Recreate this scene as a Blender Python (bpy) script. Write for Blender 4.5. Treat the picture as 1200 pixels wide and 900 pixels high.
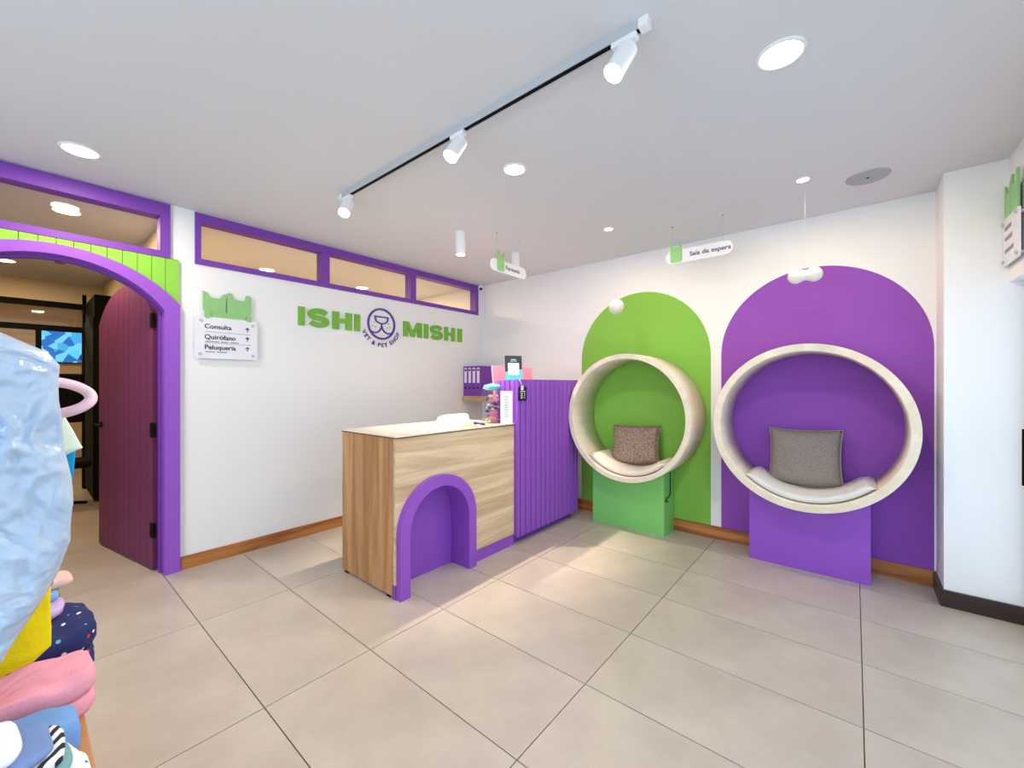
import bpy, bmesh, math, random
from mathutils import Vector, Matrix, noise
random.seed(7)
D = bpy.data; S = bpy.context.scene; COL = S.collection
for o in list(D.objects): D.objects.remove(o)

# ------------------------------------------------------------------ camera, world, daylight, exposure
cam = D.objects.new('camera', D.cameras.new('camera')); COL.objects.link(cam)
cam.data.lens = 14.468; cam.data.sensor_width = 36; cam.data.clip_start = .02
cam.location = (0, 0, 1.40)
cam.rotation_euler = (math.radians(90), 0, math.radians(39.743 - 90))
S.camera = cam
S.view_settings.view_transform = 'Standard'; S.view_settings.look = 'None'
S.view_settings.exposure = 0.2; S.view_settings.gamma = 1; S.view_settings.use_curve_mapping = False
W = D.worlds.new('sky'); S.world = W; W.use_nodes = True
W.node_tree.nodes['Background'].inputs[0].default_value = (.62, .80, 1, 1)
W.node_tree.nodes['Background'].inputs[1].default_value = 1.2

def area_light(name, loc, rot, sx, sy, power, col, shape='RECTANGLE', spread=180):
    l = D.lights.new(name, 'AREA'); l.shape = shape; l.size = sx; l.size_y = sy; l.energy = power; l.color = col
    l.spread = math.radians(spread)
    o = D.objects.new(name, l); COL.objects.link(o); o.location = loc; o.rotation_euler = rot
    return o
DAY = (.56, .80, 1)
# daylight of the shop front: fills the glazing behind the camera
area_light('shopfront_daylight', (.6, -.80, 1.05), (math.radians(90), 0, math.radians(180)), 5.6, 1.75, 230, DAY)
area_light('side_window_daylight', (-2.52, 1.2, 1.45), (math.radians(90), 0, math.radians(-90)), 2.6, 2.0, 60, (.74, .88, 1))
WARM = (1, .84, .66); NEUT = (1, .93, .84); AMB = (1, .74, .44)

# ------------------------------------------------------------------ helpers: materials
def lin(c):
    return tuple((v / 255 / 12.92 if v / 255 <= .04045 else ((v / 255 + .055) / 1.055) ** 2.4) for v in c)
MATS = {}
def mat(name, rgb, rough=.5, spec=.5, var=0, vscale=6, bump=0, bscale=60, metal=0, emit=0, coat=0, stretch=None, rgb2=None):
    if name in MATS: return MATS[name]
    m = D.materials.new(name); m.use_nodes = True; nt = m.node_tree; N = nt.nodes; L = nt.links
    p = N['Principled BSDF']; c = (*lin(rgb), 1)
    p.inputs['Base Color'].default_value = c; p.inputs['Roughness'].default_value = rough
    p.inputs['Specular IOR Level'].default_value = spec; p.inputs['Metallic'].default_value = metal
    p.inputs['Coat Weight'].default_value = coat
    if emit:
        p.inputs['Emission Color'].default_value = c; p.inputs['Emission Strength'].default_value = emit
    tc = N.new('ShaderNodeTexCoord'); mp = N.new('ShaderNodeMapping'); L.new(tc.outputs['Object'], mp.inputs[0])
    if stretch: mp.inputs['Scale'].default_value = stretch
    if var or rgb2:
        n = N.new('ShaderNodeTexNoise'); n.inputs['Scale'].default_value = vscale; n.inputs['Detail'].default_value = 6
        n.inputs['Roughness'].default_value = .6
        L.new(mp.outputs[0], n.inputs['Vector'])
        r = N.new('ShaderNodeValToRGB'); r.color_ramp.elements[0].position = .32; r.color_ramp.elements[1].position = .68
        if rgb2: a, b = (*lin(rgb2), 1), c
        else:
            a = tuple(v * (1 - var) for v in c[:3]) + (1,); b = tuple(min(1, v * (1 + var)) for v in c[:3]) + (1,)
        r.color_ramp.elements[0].color = a; r.color_ramp.elements[1].color = b
        L.new(n.outputs['Fac'], r.inputs[0]); L.new(r.outputs[0], p.inputs['Base Color'])
    if bump:
        n2 = N.new('ShaderNodeTexNoise'); n2.inputs['Scale'].default_value = bscale; n2.inputs['Detail'].default_value = 4
        L.new(mp.outputs[0], n2.inputs['Vector'])
        b = N.new('ShaderNodeBump'); b.inputs['Strength'].default_value = bump; b.inputs['Distance'].default_value = .01
        L.new(n2.outputs['Fac'], b.inputs['Height']); L.new(b.outputs[0], p.inputs['Normal'])
    MATS[name] = m; return m
def wood(name, dark, light, axis, rough=.45, scale=9, fine=1.0):
    """grain streaks along an axis (0 x, 1 y, 2 z)"""
    m = D.materials.new(name); m.use_nodes = True; nt = m.node_tree; N = nt.nodes; L = nt.links
    p = N['Principled BSDF']; p.inputs['Roughness'].default_value = rough
    tc = N.new('ShaderNodeTexCoord'); mp = N.new('ShaderNodeMapping'); L.new(tc.outputs['Object'], mp.inputs[0])
    s = [1, 1, 1]; s[axis] = .07; mp.inputs['Scale'].default_value = s
    n = N.new('ShaderNodeTexNoise'); n.inputs['Scale'].default_value = scale; n.inputs['Detail'].default_value = 8
    n.inputs['Roughness'].default_value = .62; n.inputs['Distortion'].default_value = .9
    L.new(mp.outputs[0], n.inputs['Vector'])
    r = N.new('ShaderNodeValToRGB'); e = r.color_ramp.elements
    e[0].position = .33; e[0].color = (*lin(dark), 1); e[1].position = .60; e[1].color = (*lin(light), 1)
    L.new(n.outputs['Fac'], r.inputs[0])
    n2 = N.new('ShaderNodeTexNoise'); n2.inputs['Scale'].default_value = scale * 9; n2.inputs['Detail'].default_value = 3
    L.new(mp.outputs[0], n2.inputs['Vector'])
    mx = N.new('ShaderNodeMix'); mx.data_type = 'RGBA'; mx.blend_type = 'MULTIPLY'; mx.inputs[0].default_value = .22 * fine
    L.new(r.outputs[0], mx.inputs[6]); L.new(n2.outputs['Fac'], mx.inputs[7]); L.new(mx.outputs[2], p.inputs['Base Color'])
    b = N.new('ShaderNodeBump'); b.inputs['Strength'].default_value = .08; b.inputs['Distance'].default_value = .004
    L.new(n2.outputs['Fac'], b.inputs['Height']); L.new(b.outputs[0], p.inputs['Normal'])
    MATS[name] = m; return m
def glass(name, tint=(1, 1, 1), refl=.06, rough=.02):
    m = D.materials.new(name); m.use_nodes = True; nt = m.node_tree; N = nt.nodes; L = nt.links
    for n in list(N): N.remove(n)
    o = N.new('ShaderNodeOutputMaterial'); t = N.new('ShaderNodeBsdfTransparent'); t.inputs[0].default_value = (*tint, 1)
    g = N.new('ShaderNodeBsdfGlossy'); g.inputs['Roughness'].default_value = rough
    mx = N.new('ShaderNodeMixShader'); mx.inputs[0].default_value = refl
    L.new(t.outputs[0], mx.inputs[1]); L.new(g.outputs[0], mx.inputs[2]); L.new(mx.outputs[0], o.inputs[0])
    MATS[name] = m; return m

M_wall = mat('white_wall_paint', (240, 240, 240), .85, .2, bump=.03, bscale=180)
M_ceil = mat('ceiling_paint', (216, 217, 220), .9, .15)
M_tile = mat('beige_porcelain_tile', (196, 185, 172), .30, .5, vscale=2.8, rgb2=(177, 166, 154), bump=.015, bscale=40)
M_grout = mat('dark_grout', (96, 80, 68), .9, .1)
M_purple = mat('purple_lacquer', (148, 84, 198), .45, .35)
M_purpled = mat('deep_purple_frame', (120, 64, 168), .5, .35)
M_purplew = mat('purple_wall_paint', (146, 82, 184), .75, .25, bump=.02, bscale=150)
M_green = mat('green_lacquer', (128, 206, 112), .5, .35)
M_greenw = mat('green_wall_paint', (134, 190, 78), .75, .25, bump=.02, bscale=150)
M_wine = mat('wine_door_paint', (112, 44, 92), .5, .35)
M_lime = mat('lime_board_paint', (140, 205, 72), .5, .3)
M_glass = glass('clear_glass')
M_beige = mat('back_room_paint', (222, 203, 172), .85, .2)
M_black = mat('black_metal', (9, 7, 8), .7, .15)
M_white = mat('white_plastic', (240, 240, 240), .4, .4)
M_alu = mat('grey_aluminium', (186, 190, 196), .35, .5)
M_emit = mat('lit_diffuser', (255, 247, 232), .5, .2, emit=9)
M_emitw = mat('lit_warm_lens', (255, 236, 200), .5, .2, emit=14)
M_base = wood('chestnut_skirting', (140, 78, 32), (208, 138, 74), 0, .4, 12)
M_basey = wood('chestnut_skirting_side', (140, 78, 32), (208, 138, 74), 1, .4, 12)
M_darkbase = mat('dark_skirting', (52, 36, 34), .35, .5)
M_oakf = wood('pale_oak_front', (204, 168, 128), (244, 221, 184), 0, .5, 9)
M_oaks = wood('warm_oak_side', (160, 108, 62), (214, 164, 110), 2, .5, 9)
M_birch = wood('pale_birch_ring', (230, 216, 192), (242, 231, 210), 0, .5, 6, .4)
M_tablew = wood('amber_table_wood', (176, 112, 60), (214, 150, 92), 1, .5, 8)
M_txt = mat('dark_violet_print', (58, 40, 84), .6, .2)
M_grey = mat('grey_print', (150, 146, 158), .6, .2)
M_logo_g = mat('logo_green', (118, 178, 62), .5, .3)
M_logo_p = mat('logo_purple', (96, 66, 150), .5, .3)
M_topper = mat('soft_green_acrylic', (136, 192, 120), .35, .5)
M_acr = mat('frosted_acrylic', (232, 232, 240), .15, .5)

# ------------------------------------------------------------------ helpers: objects
def link(name, me, m=None, parent=None, smooth=False):
    o = D.objects.new(name, me); COL.objects.link(o)
    if m and not me.materials: me.materials.append(m)
    if parent:
        o.parent = parent; L = Vector((0, 0, 0)); q = parent
        while q: L += q.location; q = q.parent
        o.location = -L
    if smooth:
        for p in me.polygons: p.use_smooth = True
    return o
def from_bm(name, bm, m=None, parent=None, smooth=False, recalc=True):
    if recalc: bmesh.ops.recalc_face_normals(bm, faces=bm.faces[:])
    me = D.meshes.new(name); bm.to_mesh(me); bm.free()
    return link(name, me, m, parent, smooth)
def bx(bm, x0, x1, y0, y1, z0, z1, bev=0):
    r = bmesh.ops.create_cube(bm, size=1, matrix=Matrix.Translation(((x0 + x1) / 2, (y0 + y1) / 2, (z0 + z1) / 2)) @ Matrix.Diagonal((x1 - x0, y1 - y0, z1 - z0, 1)))
    if bev:
        es = list({e for v in r['verts'] for e in v.link_edges})
        bmesh.ops.bevel(bm, geom=es, offset=bev, segments=2, affect='EDGES', profile=.5)
def box(name, x0, x1, y0, y1, z0, z1, m, parent=None, bev=0):
    bm = bmesh.new(); bx(bm, x0, x1, y0, y1, z0, z1, bev); return from_bm(name, bm, m, parent)
def boxes(name, lst, m, parent=None, bev=0):
    bm = bmesh.new()
    for b in lst: bx(bm, *b, bev)
    return from_bm(name, bm, m, parent)
def cyl(bm, p0, p1, r0, r1=None, n=24, caps=True):
    p0, p1 = Vector(p0), Vector(p1); r1 = r0 if r1 is None else r1
    d = p1 - p0; q = d.to_track_quat('Z', 'Y').to_matrix().to_4x4()
    bmesh.ops.create_cone(bm, cap_ends=caps, segments=n, radius1=r0, radius2=r1, depth=d.length, matrix=Matrix.Translation((p0 + p1) / 2) @ q)
def tube(name, pts, r, m, parent=None, n=8, closed=False, flat=1.0):
    """swept tube through points"""
    bm = bmesh.new(); P = [Vector(p) for p in pts]; k = len(P); rings = []; up = None
    for i, p in enumerate(P):
        a = P[(i - 1) % k] if (closed or i) else P[0]; b = P[(i + 1) % k] if (closed or i < k - 1) else P[-1]
        t = (b - a).normalized()
        if up is None:
            up = t.orthogonal().normalized()
        up = (up - t * up.dot(t)).normalized(); s = t.cross(up)
        rings.append([bm.verts.new(p + (up * math.cos(2 * math.pi * j / n) + s * math.sin(2 * math.pi * j / n) * flat) * r) for j in range(n)])
    for i in range(k if closed else k - 1):
        A, B = rings[i], rings[(i + 1) % k]
        for j in range(n): bm.faces.new((A[j], A[(j + 1) % n], B[(j + 1) % n], B[j]))
    if not closed: bm.faces.new(rings[0]); bm.faces.new(rings[-1])
    return from_bm(name, bm, m, parent, True)
class Fr:      # a flat frame: origin, u, v, n
    def __init__(s, o, u, v, n): s.o, s.u, s.v, s.n = map(Vector, (o, u, v, n))
    def __call__(s, u, v, n=0): return s.o + s.u * u + s.v * v + s.n * n
def ext(bm, poly, fr, n0, n1):
    """extrude a 2D outline between two offsets of a frame"""
    a = [bm.verts.new(fr(u, v, n0)) for u, v in poly]; b = [bm.verts.new(fr(u, v, n1)) for u, v in poly]
    k = len(poly)
    f1 = bm.faces.new(a); f2 = bm.faces.new(b)
    for i in range(k): bm.faces.new((a[i], a[(i + 1) % k], b[(i + 1) % k], b[i]))
    f1.normal_update(); f2.normal_update()
    bmesh.ops.triangulate(bm, faces=[f1, f2])
def slab(name, poly, fr, n0, n1, m, parent=None):
    bm = bmesh.new(); ext(bm, poly, fr, n0, n1); return from_bm(name, bm, m, parent)
def stroke(bm, pts, w, fr, n0, n1, closed=False):
    P = [Vector(p) for p in pts]; k = len(P); L_, R_ = [], []
    for i, p in enumerate(P):
        a = P[(i - 1) % k] if (closed or i) else None; b = P[(i + 1) % k] if (closed or i < k - 1) else None
        t0 = (p - a).normalized() if a is not None else (b - p).normalized()
        t1 = (b - p).normalized() if b is not None else t0
        t = (t0 + t1).normalized(); nn = Vector((-t.y, t.x)); s = w / 2 / max(.4, nn.dot(Vector((-t0.y, t0.x))))
        L_.append(p + nn * s); R_.append(p - nn * s)
    for i in range(k if closed else k - 1):
        j = (i + 1) % k
        q = [L_[i], L_[j], R_[j], R_[i]]
        a = [bm.verts.new(fr(v.x, v.y, n0)) for v in q]; b = [bm.verts.new(fr(v.x, v.y, n1)) for v in q]
        bm.faces.new(a); bm.faces.new(b)
        bm.faces.new((a[0], a[1], b[1], b[0])); bm.faces.new((a[2], a[3], b[3], b[2]))
        if not closed and i == 0: bm.faces.new((a[3], a[0], b[0], b[3]))
        if not closed and j == k - 1: bm.faces.new((a[1], a[2], b[2], b[1]))
def text_bm(bm, s, size, fr, u, v, n0, n1, bold=.0, sx=1.0, align='LEFT', rot=0):
    c = D.curves.new('t', 'FONT'); c.body = s; c.size = size; c.align_x = align; c.offset = bold; c.fill_mode = 'FRONT'
    o = D.objects.new('t', c); COL.objects.link(o)
    bpy.context.view_layer.update()
    me = bpy.data.meshes.new_from_object(o.evaluated_get(bpy.context.evaluated_depsgraph_get()))
    D.objects.remove(o); D.curves.remove(c)
    cs, sn = math.cos(rot), math.sin(rot)
    t = bmesh.new(); t.from_mesh(me); D.meshes.remove(me)
    r = bmesh.ops.extrude_face_region(t, geom=t.faces[:])
    for q in r['geom']:
        if isinstance(q, bmesh.types.BMVert): q.co.z = 1
    for q in t.verts:
        x, y, z = q.co; x *= sx
        q.co = fr(u + x * cs - y * sn, v + x * sn + y * cs, n1 if z > .5 else n0)
    mm = D.meshes.new('t'); t.to_mesh(mm); t.free(); bm.from_mesh(mm); D.meshes.remove(mm)
def arc(cx, cy, r, a0, a1, n=24):
    return [(cx + r * math.cos(math.radians(a0 + (a1 - a0) * i / n)), cy + r * math.sin(math.radians(a0 + (a1 - a0) * i / n))) for i in range(n + 1)]
def rrect(x0, x1, y0, y1, r, n=5):
    return arc(x1 - r, y0 + r, r, -90, 0, n) + arc(x1 - r, y1 - r, r, 0, 90, n) + arc(x0 + r, y1 - r, r, 90, 180, n) + arc(x0 + r, y0 + r, r, 180, 270, n)
def thing(name, label, cat, loc, group=None):
    o = D.objects.new(name, None); COL.objects.link(o); o.location = loc; o.empty_display_size = .1
    o['label'] = label; o['category'] = cat
    if group: o['group'] = group
    return o
def tag(o, label, cat, group=None):
    o['label'] = label; o['category'] = cat
    if group: o['group'] = group
    return o
def struct(o, label=None):
    o['kind'] = 'structure'
    if label: o['label'] = label
    return o
def sempty(name, loc, label=None):
    o = D.objects.new(name, None); COL.objects.link(o); o.location = loc; return struct(o, label)

# ------------------------------------------------------------------ the setting
A, B, C = 3.90, 4.05, 2.73          # logo wall, mural wall, ceiling
X0, Y0 = -2.6, -.84                 # left wall, shop front
floor = struct(boxes('floor', [(X0 - .1, B + .1, Y0 - .1, 10.6, -.06, -.006)], M_grout), 'beige large-format tile floor')
XL = [.684 + .5055 * k for k in range(-7, 8)]; YL = [-.030 + .9955 * k for k in range(-1, 5)]
def tile_mesh(w, d):
    bm = bmesh.new(); bx(bm, 0, w, 0, d, -.006, 0); 
    me = D.meshes.new('tile'); bmesh.ops.recalc_face_normals(bm, faces=bm.faces[:]); bm.to_mesh(me); bm.free(); me.materials.append(M_tile); return me
TM = {}
def tile(x0, x1, y0, y1):
    k = (round(x1 - x0, 3), round(y1 - y0, 3))
    if k not in TM: TM[k] = tile_mesh(*k)
    o = D.objects.new('tile', TM[k]); COL.objects.link(o); o.parent = floor; o.location = (x0, y0, 0)
g = .0022
for i in range(len(XL) - 1):
    for j in range(len(YL) - 1):
        x0, x1, y0, y1 = XL[i] + g, min(XL[i + 1] - g, B), max(YL[j] + g, Y0), YL[j + 1] - g
        if x1 - x0 > .03: tile(x0, x1, y0, y1)
for i in range(4, 8):
    for j in range(4, 10):
        tile(XL[i] + g, XL[i + 1] - g, YL[-1] + (j - 4) * .9955 + g, YL[-1] + (j - 3) * .9955 - g)
struct(box('ceiling', X0 - .1, B + .1, Y0 - .1, 10.6, C, C + .08, M_ceil))
# logo wall with its openings
T = .13
AX, AO, AZO, AI, AZI = .157, .798, 1.487, .6416, 1.578      # door arch: centre, outer radius/centre, inner radius/centre
wA = struct(boxes('wall_back', [
    (.775, B, A, A + T, 0, 2.33), (.724, .873, A, A + T, 2.33, C), (3.971, B, A, A + T, 2.33, C),
    (.873, 3.971, A, A + T, 2.72, C), (X0, -.46, A, A + T, 0, C), (-.46, .724, A, A + T, 2.72, C)], M_wall))
wall_r = struct(box('wall_right', B, B + .12, Y0, 8.1, 0, C, M_wall))
struct(boxes('wall_left', [(X0 - .1, X0, Y0, A, 0, .45), (X0 - .1, X0, Y0, A, 2.45, C), (X0 - .1, X0, Y0, -.1, .45, 2.45), (X0 - .1, X0, 2.5, A, .45, 2.45)], M_wall))
struct(box('wall_pillar', 3.74, B, -1.0, -.435, 0, C, M_wall), 'white pillar at the end of the mural wall')
struct(boxes('wall_front', [(X0, 3.74, Y0, -.704, 2.0, C), (X0, 3.74, Y0, -.78, 0, .12)], M_wall), 'white lintel above the shop front')
# shop front glazing behind the camera
wf = sempty('window_3', (0, -.8, .12))
boxes('window_frame', [(x, x + .05, -.83, -.78, .12, 2.0) for x in (-2.6, -1.1, .4, 1.9, 2.75, 3.69)], M_black, wf)
for x0, x1 in ((-2.55, -1.1), (-1.05, .4), (.45, 1.9), (1.95, 2.75), (2.80, 3.69)): box('pane', x0, x1, -.809, -.803, .12, 2.0, M_glass, wf)
ws = sempty('window_4', (X0, 1.2, .45))
boxes('window_frame', [(X0 - .09, X0 - .04, -.1, 2.5, .45, .5), (X0 - .09, X0 - .04, -.1, 2.5, 2.4, 2.45), (X0 - .09, X0 - .04, 1.17, 1.23, .5, 2.4)], M_white, ws)
for y0, y1 in ((-.1, 1.17), (1.23, 2.5)): box('pane', X0 - .068, X0 - .062, y0, y1, .5, 2.4, M_glass, ws)
# skirting
struct(box('baseboard_back', .785, B, A - .016, A, 0, .098, M_base))
struct(box('baseboard_right', B - .016, B, -.435, A - .016, 0, .112, M_basey))
struct(boxes('baseboard_pillar', [(3.722, 3.74, -.78, -.417, .062, .105), (3.728, 3.74, -.78, -.42, 0, .062), (3.74, B - .016, -.435, -.417, 0, .105)], M_darkbase))
# rooms behind the logo wall
struct(boxes('wall_partition', [(.765, .86, A + T, 8.0, 0, C), (-1.6, -1.5, A + T, 10.5, 0, C), (1.6, 1.7, 8.1, 10.5, 0, C)], M_beige), 'beige corridor partition')
struct(boxes('wall_far', [(-1.6, 1.7, 10.5, 10.6, 0, C), (-1.5, .765, 7.98, 8.06, 2.47, C), (.86, B, 8.0, 8.1, 0, C)], M_beige))
d2 = sempty('window_5', (.2, 8.02, 0), 'black framed glass partition at the corridor end')
boxes('window_frame', [(-1.5, .57, 7.98, 8.06, 2.40, 2.47), (-1.5, .57, 7.98, 8.06, 2.09, 2.16), (.15, .20, 7.98, 8.06, 0, 2.09), (.56, .765, 7.9, 8.06, 0, 2.47), (.56, .60, 7.98, 8.06, 2.47, 2.6), (-1.5, .15, 7.98, 8.06, 0, .1)], M_black, d2)
box('pane', -1.5, .15, 8.017, 8.023, .1, 2.09, M_glass, d2); box('pane', -1.5, .56, 8.017, 8.023, 2.16, 2.40, M_glass, d2)
# transom windows
FW = Fr((0, A, 0), (1, 0, 0), (0, 0, 1), (0, -1, 0))
w1 = sempty('window_1', (2.4, A, 2.33), 'long purple framed transom window of three panes')
boxes('window_frame', [(.873, 3.971, A - .012, A + .09, 2.655, 2.722), (.873, 3.971, A - .012, A + .09, 2.325, 2.37), (.873, .912, A - .012, A + .09, 2.37, 2.655), (3.915, 3.971, A - .012, A + .09, 2.37, 2.655)], M_purpled, w1)
for x in (1.85, 2.868): box('mullion', x, x + .078, A - .012, A + .09, 2.37, 2.655, M_purpled, w1)
for x0, x1 in ((.912, 1.85), (1.928, 2.868), (2.946, 3.915)): box('pane', x0, x1, A + .045, A + .051, 2.37, 2.655, M_glass, w1)
w2 = sempty('window_2', (.13, A, 2.33), 'purple framed transom window above the arched door')
boxes('window_frame', [(-.46, .724, A - .02, A + .09, 2.625, 2.722), (-.46, .724, A - .02, A + .09, 2.325, 2.372), (.665, .724, A - .02, A + .09, 2.372, 2.625), (-.46, -.40, A - .02, A + .09, 2.372, 2.625)], M_purpled, w2)
box('pane', -.40, .665, A + .045, A + .051, 2.372, 2.625, M_glass, w2)
# arched doorway
door = sempty('door_1', (AX, A, 0), 'purple arched doorway with an open plank door')
def aout(x): return AZO + math.sqrt(max(0, AO ** 2 - (x - AX) ** 2))
def ain(x): return AZI + math.sqrt(max(0, AI ** 2 - (x - AX) ** 2))
HO, HI = .622, .532
def arch_frame(name, ho, zo, hi, zi, n0, n1, m, parent, fr=FW, n=26):
    bm = bmesh.new()
    po = [(AX + ho, 0)] + [(AX + ho - 2 * ho * i / n, zo(AX + ho - 2 * ho * i / n)) for i in range(n + 1)] + [(AX - ho, 0)]
    pi = [(AX + hi, 0)] + [(AX + hi - 2 * hi * i / n, zi(AX + hi - 2 * hi * i / n)) for i in range(n + 1)] + [(AX - hi, 0)]
    V = [[bm.verts.new(fr(*p, nn)) for p in pp] for nn in (n0, n1) for pp in (po, pi)]
    k = len(po)
    for i in range(k - 1):
        bm.faces.new((V[0][i], V[0][i + 1], V[1][i + 1], V[1][i])); bm.faces.new((V[2][i], V[2][i + 1], V[3][i + 1], V[3][i]))
        bm.faces.new((V[0][i], V[0][i + 1], V[2][i + 1], V[2][i])); bm.faces.new((V[1][i], V[1][i + 1], V[3][i + 1], V[3][i]))
    for i in (0, k - 1): bm.faces.new((V[0][i], V[1][i], V[3][i], V[2][i]))
    return from_bm(name, bm, m, parent)
arch_frame('frame', HO, aout, HI, ain, .032, -T, M_purple, door)
arch_frame('door_stop', HI + .004, lambda x: ain(x) + .004, HI - .018, lambda x: ain(x) - .02, -.055, -.10, M_purpled, door)
# lime boards above the arch
hd = sempty('trim_1', (AX, A, 2.0), 'lime green tongue-and-groove boards over the arched door')
box('backing', -.45, .765, A + .03, A + .11, 2.28, 2.327, M_lime, hd)
xs = [-.455 + .0767 * i for i in range(17)]
for i in range(16):
    a, b = xs[i] + .0016, xs[i + 1] - .0016
    if i == 15: b = .774
    q = [(b, 2.322), (a, 2.322)] + [(a + (b - a) * t / 4, min(2.30, aout(min(a + (b - a) * t / 4, AX + HO)) - .012)) for t in range(5)]
    slab('board', q, FW, .018, -.06, M_lime, hd)
# plank door standing open into the corridor
hinge = Vector((.655, 4.03, 0)); free = Vector((.463, 5.075, 0)); ld = (free - hinge).normalized(); LW = (free - hinge).length
ln = Vector((-ld.y, ld.x, 0))
if ln.x > 0: ln = -ln
FL = Fr(hinge, ld, (0, 0, 1), ln)
leaf = slab('leaf', [(.0, .012), (LW, .012)] + [(LW - LW * i / 24, -.03 + AZI + math.sqrt(AI ** 2 - ((i / 24 - .5) * 2 * HI) ** 2)) for i in range(25)], FL, -.034, -.004, M_wine, door)
nb = 10
for i in range(nb):
    a, b = LW * i / nb + .0025, LW * (i + 1) / nb - .0025
    q = [(a, .014), (b, .014)] + [(b - (b - a) * t / 4, -.034 + AZI + math.sqrt(AI ** 2 - (((b - (b - a) * t / 4) / LW - .5) * 2 * HI) ** 2)) for t in range(5)]
    slab('board', q, FL, -.004, .006, M_wine, leaf)
bm = bmesh.new(); h = FL(LW - .06, 1.05, 0)
cyl(bm, h + ln * .006, h + ln * .014, .026); cyl(bm, h + ln * .014, h + ln * .05, .010, n=12); cyl(bm, h + ln * .045 + ld * .01, h + ln * .045 - ld * .12, .009, n=12)
from_bm('handle', bm, M_black, leaf)
for z in (.25, 1.0, 1.82):
    bm = bmesh.new(); p = FL(-.004, z, .004); cyl(bm, p, p + Vector((0, 0, .11)), .011, n=12)
    ext(bm, [(.0, z), (.045, z), (.045, z + .11), (.0, z + .11)], FL, .006, .010); from_bm('hinge', bm, M_black, door)
# painted arches on the mural wall
FB = Fr((B, 0, 0), (0, -1, 0), (0, 0, 1), (-1, 0, 0))
for yc, m, nm in ((1.678, M_greenw, 'green'), (.247, M_purplew, 'purple')):
    r = .672
    q = [(-yc - r, .112), (-yc + r, .112)] + arc(-yc, 1.658, r, 0, 180, 48)
    slab('painted_arch', q, FB, 0, .0015, m, wall_r)['label'] = f'tall {nm} painted arch on the white wall behind the round bench'

# ------------------------------------------------------------------ ceiling fittings
def downlight(x, y, r, power, label, col=WARM, z=C, emit=None, grp='round recessed ceiling lights'):
    t = thing('ceiling_downlight', label, 'ceiling light', (x, y, z - .012), grp)
    bm = bmesh.new(); n = 40
    R = [(r * 1.16, 0), (r * 1.12, -.006), (r * 1.0, -.008), (r * .98, -.004)]
    V = [[bm.verts.new((x + a * math.cos(2 * math.pi * i / n), y + a * math.sin(2 * math.pi * i / n), z + b)) for i in range(n)] for a, b in R]
    for k in range(3):
        for i in range(n): bm.faces.new((V[k][i], V[k][(i + 1) % n], V[k + 1][(i + 1) % n], V[k + 1][i]))
    from_bm('trim_ring', bm, M_white, t, True)
    bm = bmesh.new(); cyl(bm, (x, y, z - .0055), (x, y, z), r * .99, n=n); from_bm('diffuser', bm, emit or M_emit, t)
    l = area_light('downlight_lamp', (0, 0, -.004), (0, 0, 0), r * 1.9, r * 1.9, power, col, 'DISK'); l.parent = t
    return t
downlight(1.967, 1.615, .062, 12, 'round recessed ceiling light beside the middle of the track', NEUT)
downlight(1.967, .227, .075, 9, 'largest round recessed ceiling light, right of the track lamp', NEUT)
downlight(.23, 3.385, .075, 12, 'round recessed ceiling light above the arched door', WARM)
downlight(3.263, .256, .034, 7, 'small warm ceiling spot above the purple seat', (1, .74, .42), emit=M_emitw, grp='small warm ceiling spots')
downlight(3.238, 1.618, .034, 7, 'small warm ceiling spot above the green seat', (1, .74, .42), emit=M_emitw, grp='small warm ceiling spots')
downlight(.243, 4.65, .075, 16, 'ceiling light seen through the transom over the door', AMB, grp='back room ceiling lights')
downlight(1.859, 5.25, .075, 46, 'ceiling light seen through the leftmost long transom pane', AMB, grp='back room ceiling lights')
downlight(3.04, 5.22, .075, 46, 'ceiling light seen through the middle long transom pane', AMB, grp='back room ceiling lights')
downlight(-.10, 7.0, .09, 16, 'corridor ceiling light nearest the black glass partition', AMB, grp='back room ceiling lights')
downlight(-.12, 9.0, .09, 16, 'ceiling light beyond the black glass partition', AMB, grp='back room ceiling lights')
# speaker grille
sp = thing('ceiling_speaker', 'round flat grey speaker grille in the ceiling near the pillar', 'speaker', (3.489, -.067, C - .008))
bm = bmesh.new(); cyl(bm, (3.489, -.067, C - .007), (3.489, -.067, C), .108, .112, 48); from_bm('grille', bm, mat('grille_grey', (176, 180, 186), .7, .2, bump=.4, bscale=500), sp)
bm = bmesh.new(); cyl(bm, (3.489, -.067, C - .010), (3.489, -.067, C - .007), .006, n=16); from_bm('screw', bm, M_black, sp)
# smoke detector of the corridor
bm = bmesh.new(); cyl(bm, (.30, 6.6, C - .03), (.30, 6.6, C), .035, .06, 24); tag(from_bm('smoke_detector', bm, mat('detector_brown', (150, 116, 90), .6)), 'small round detector on the corridor ceiling', 'detector')
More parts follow.
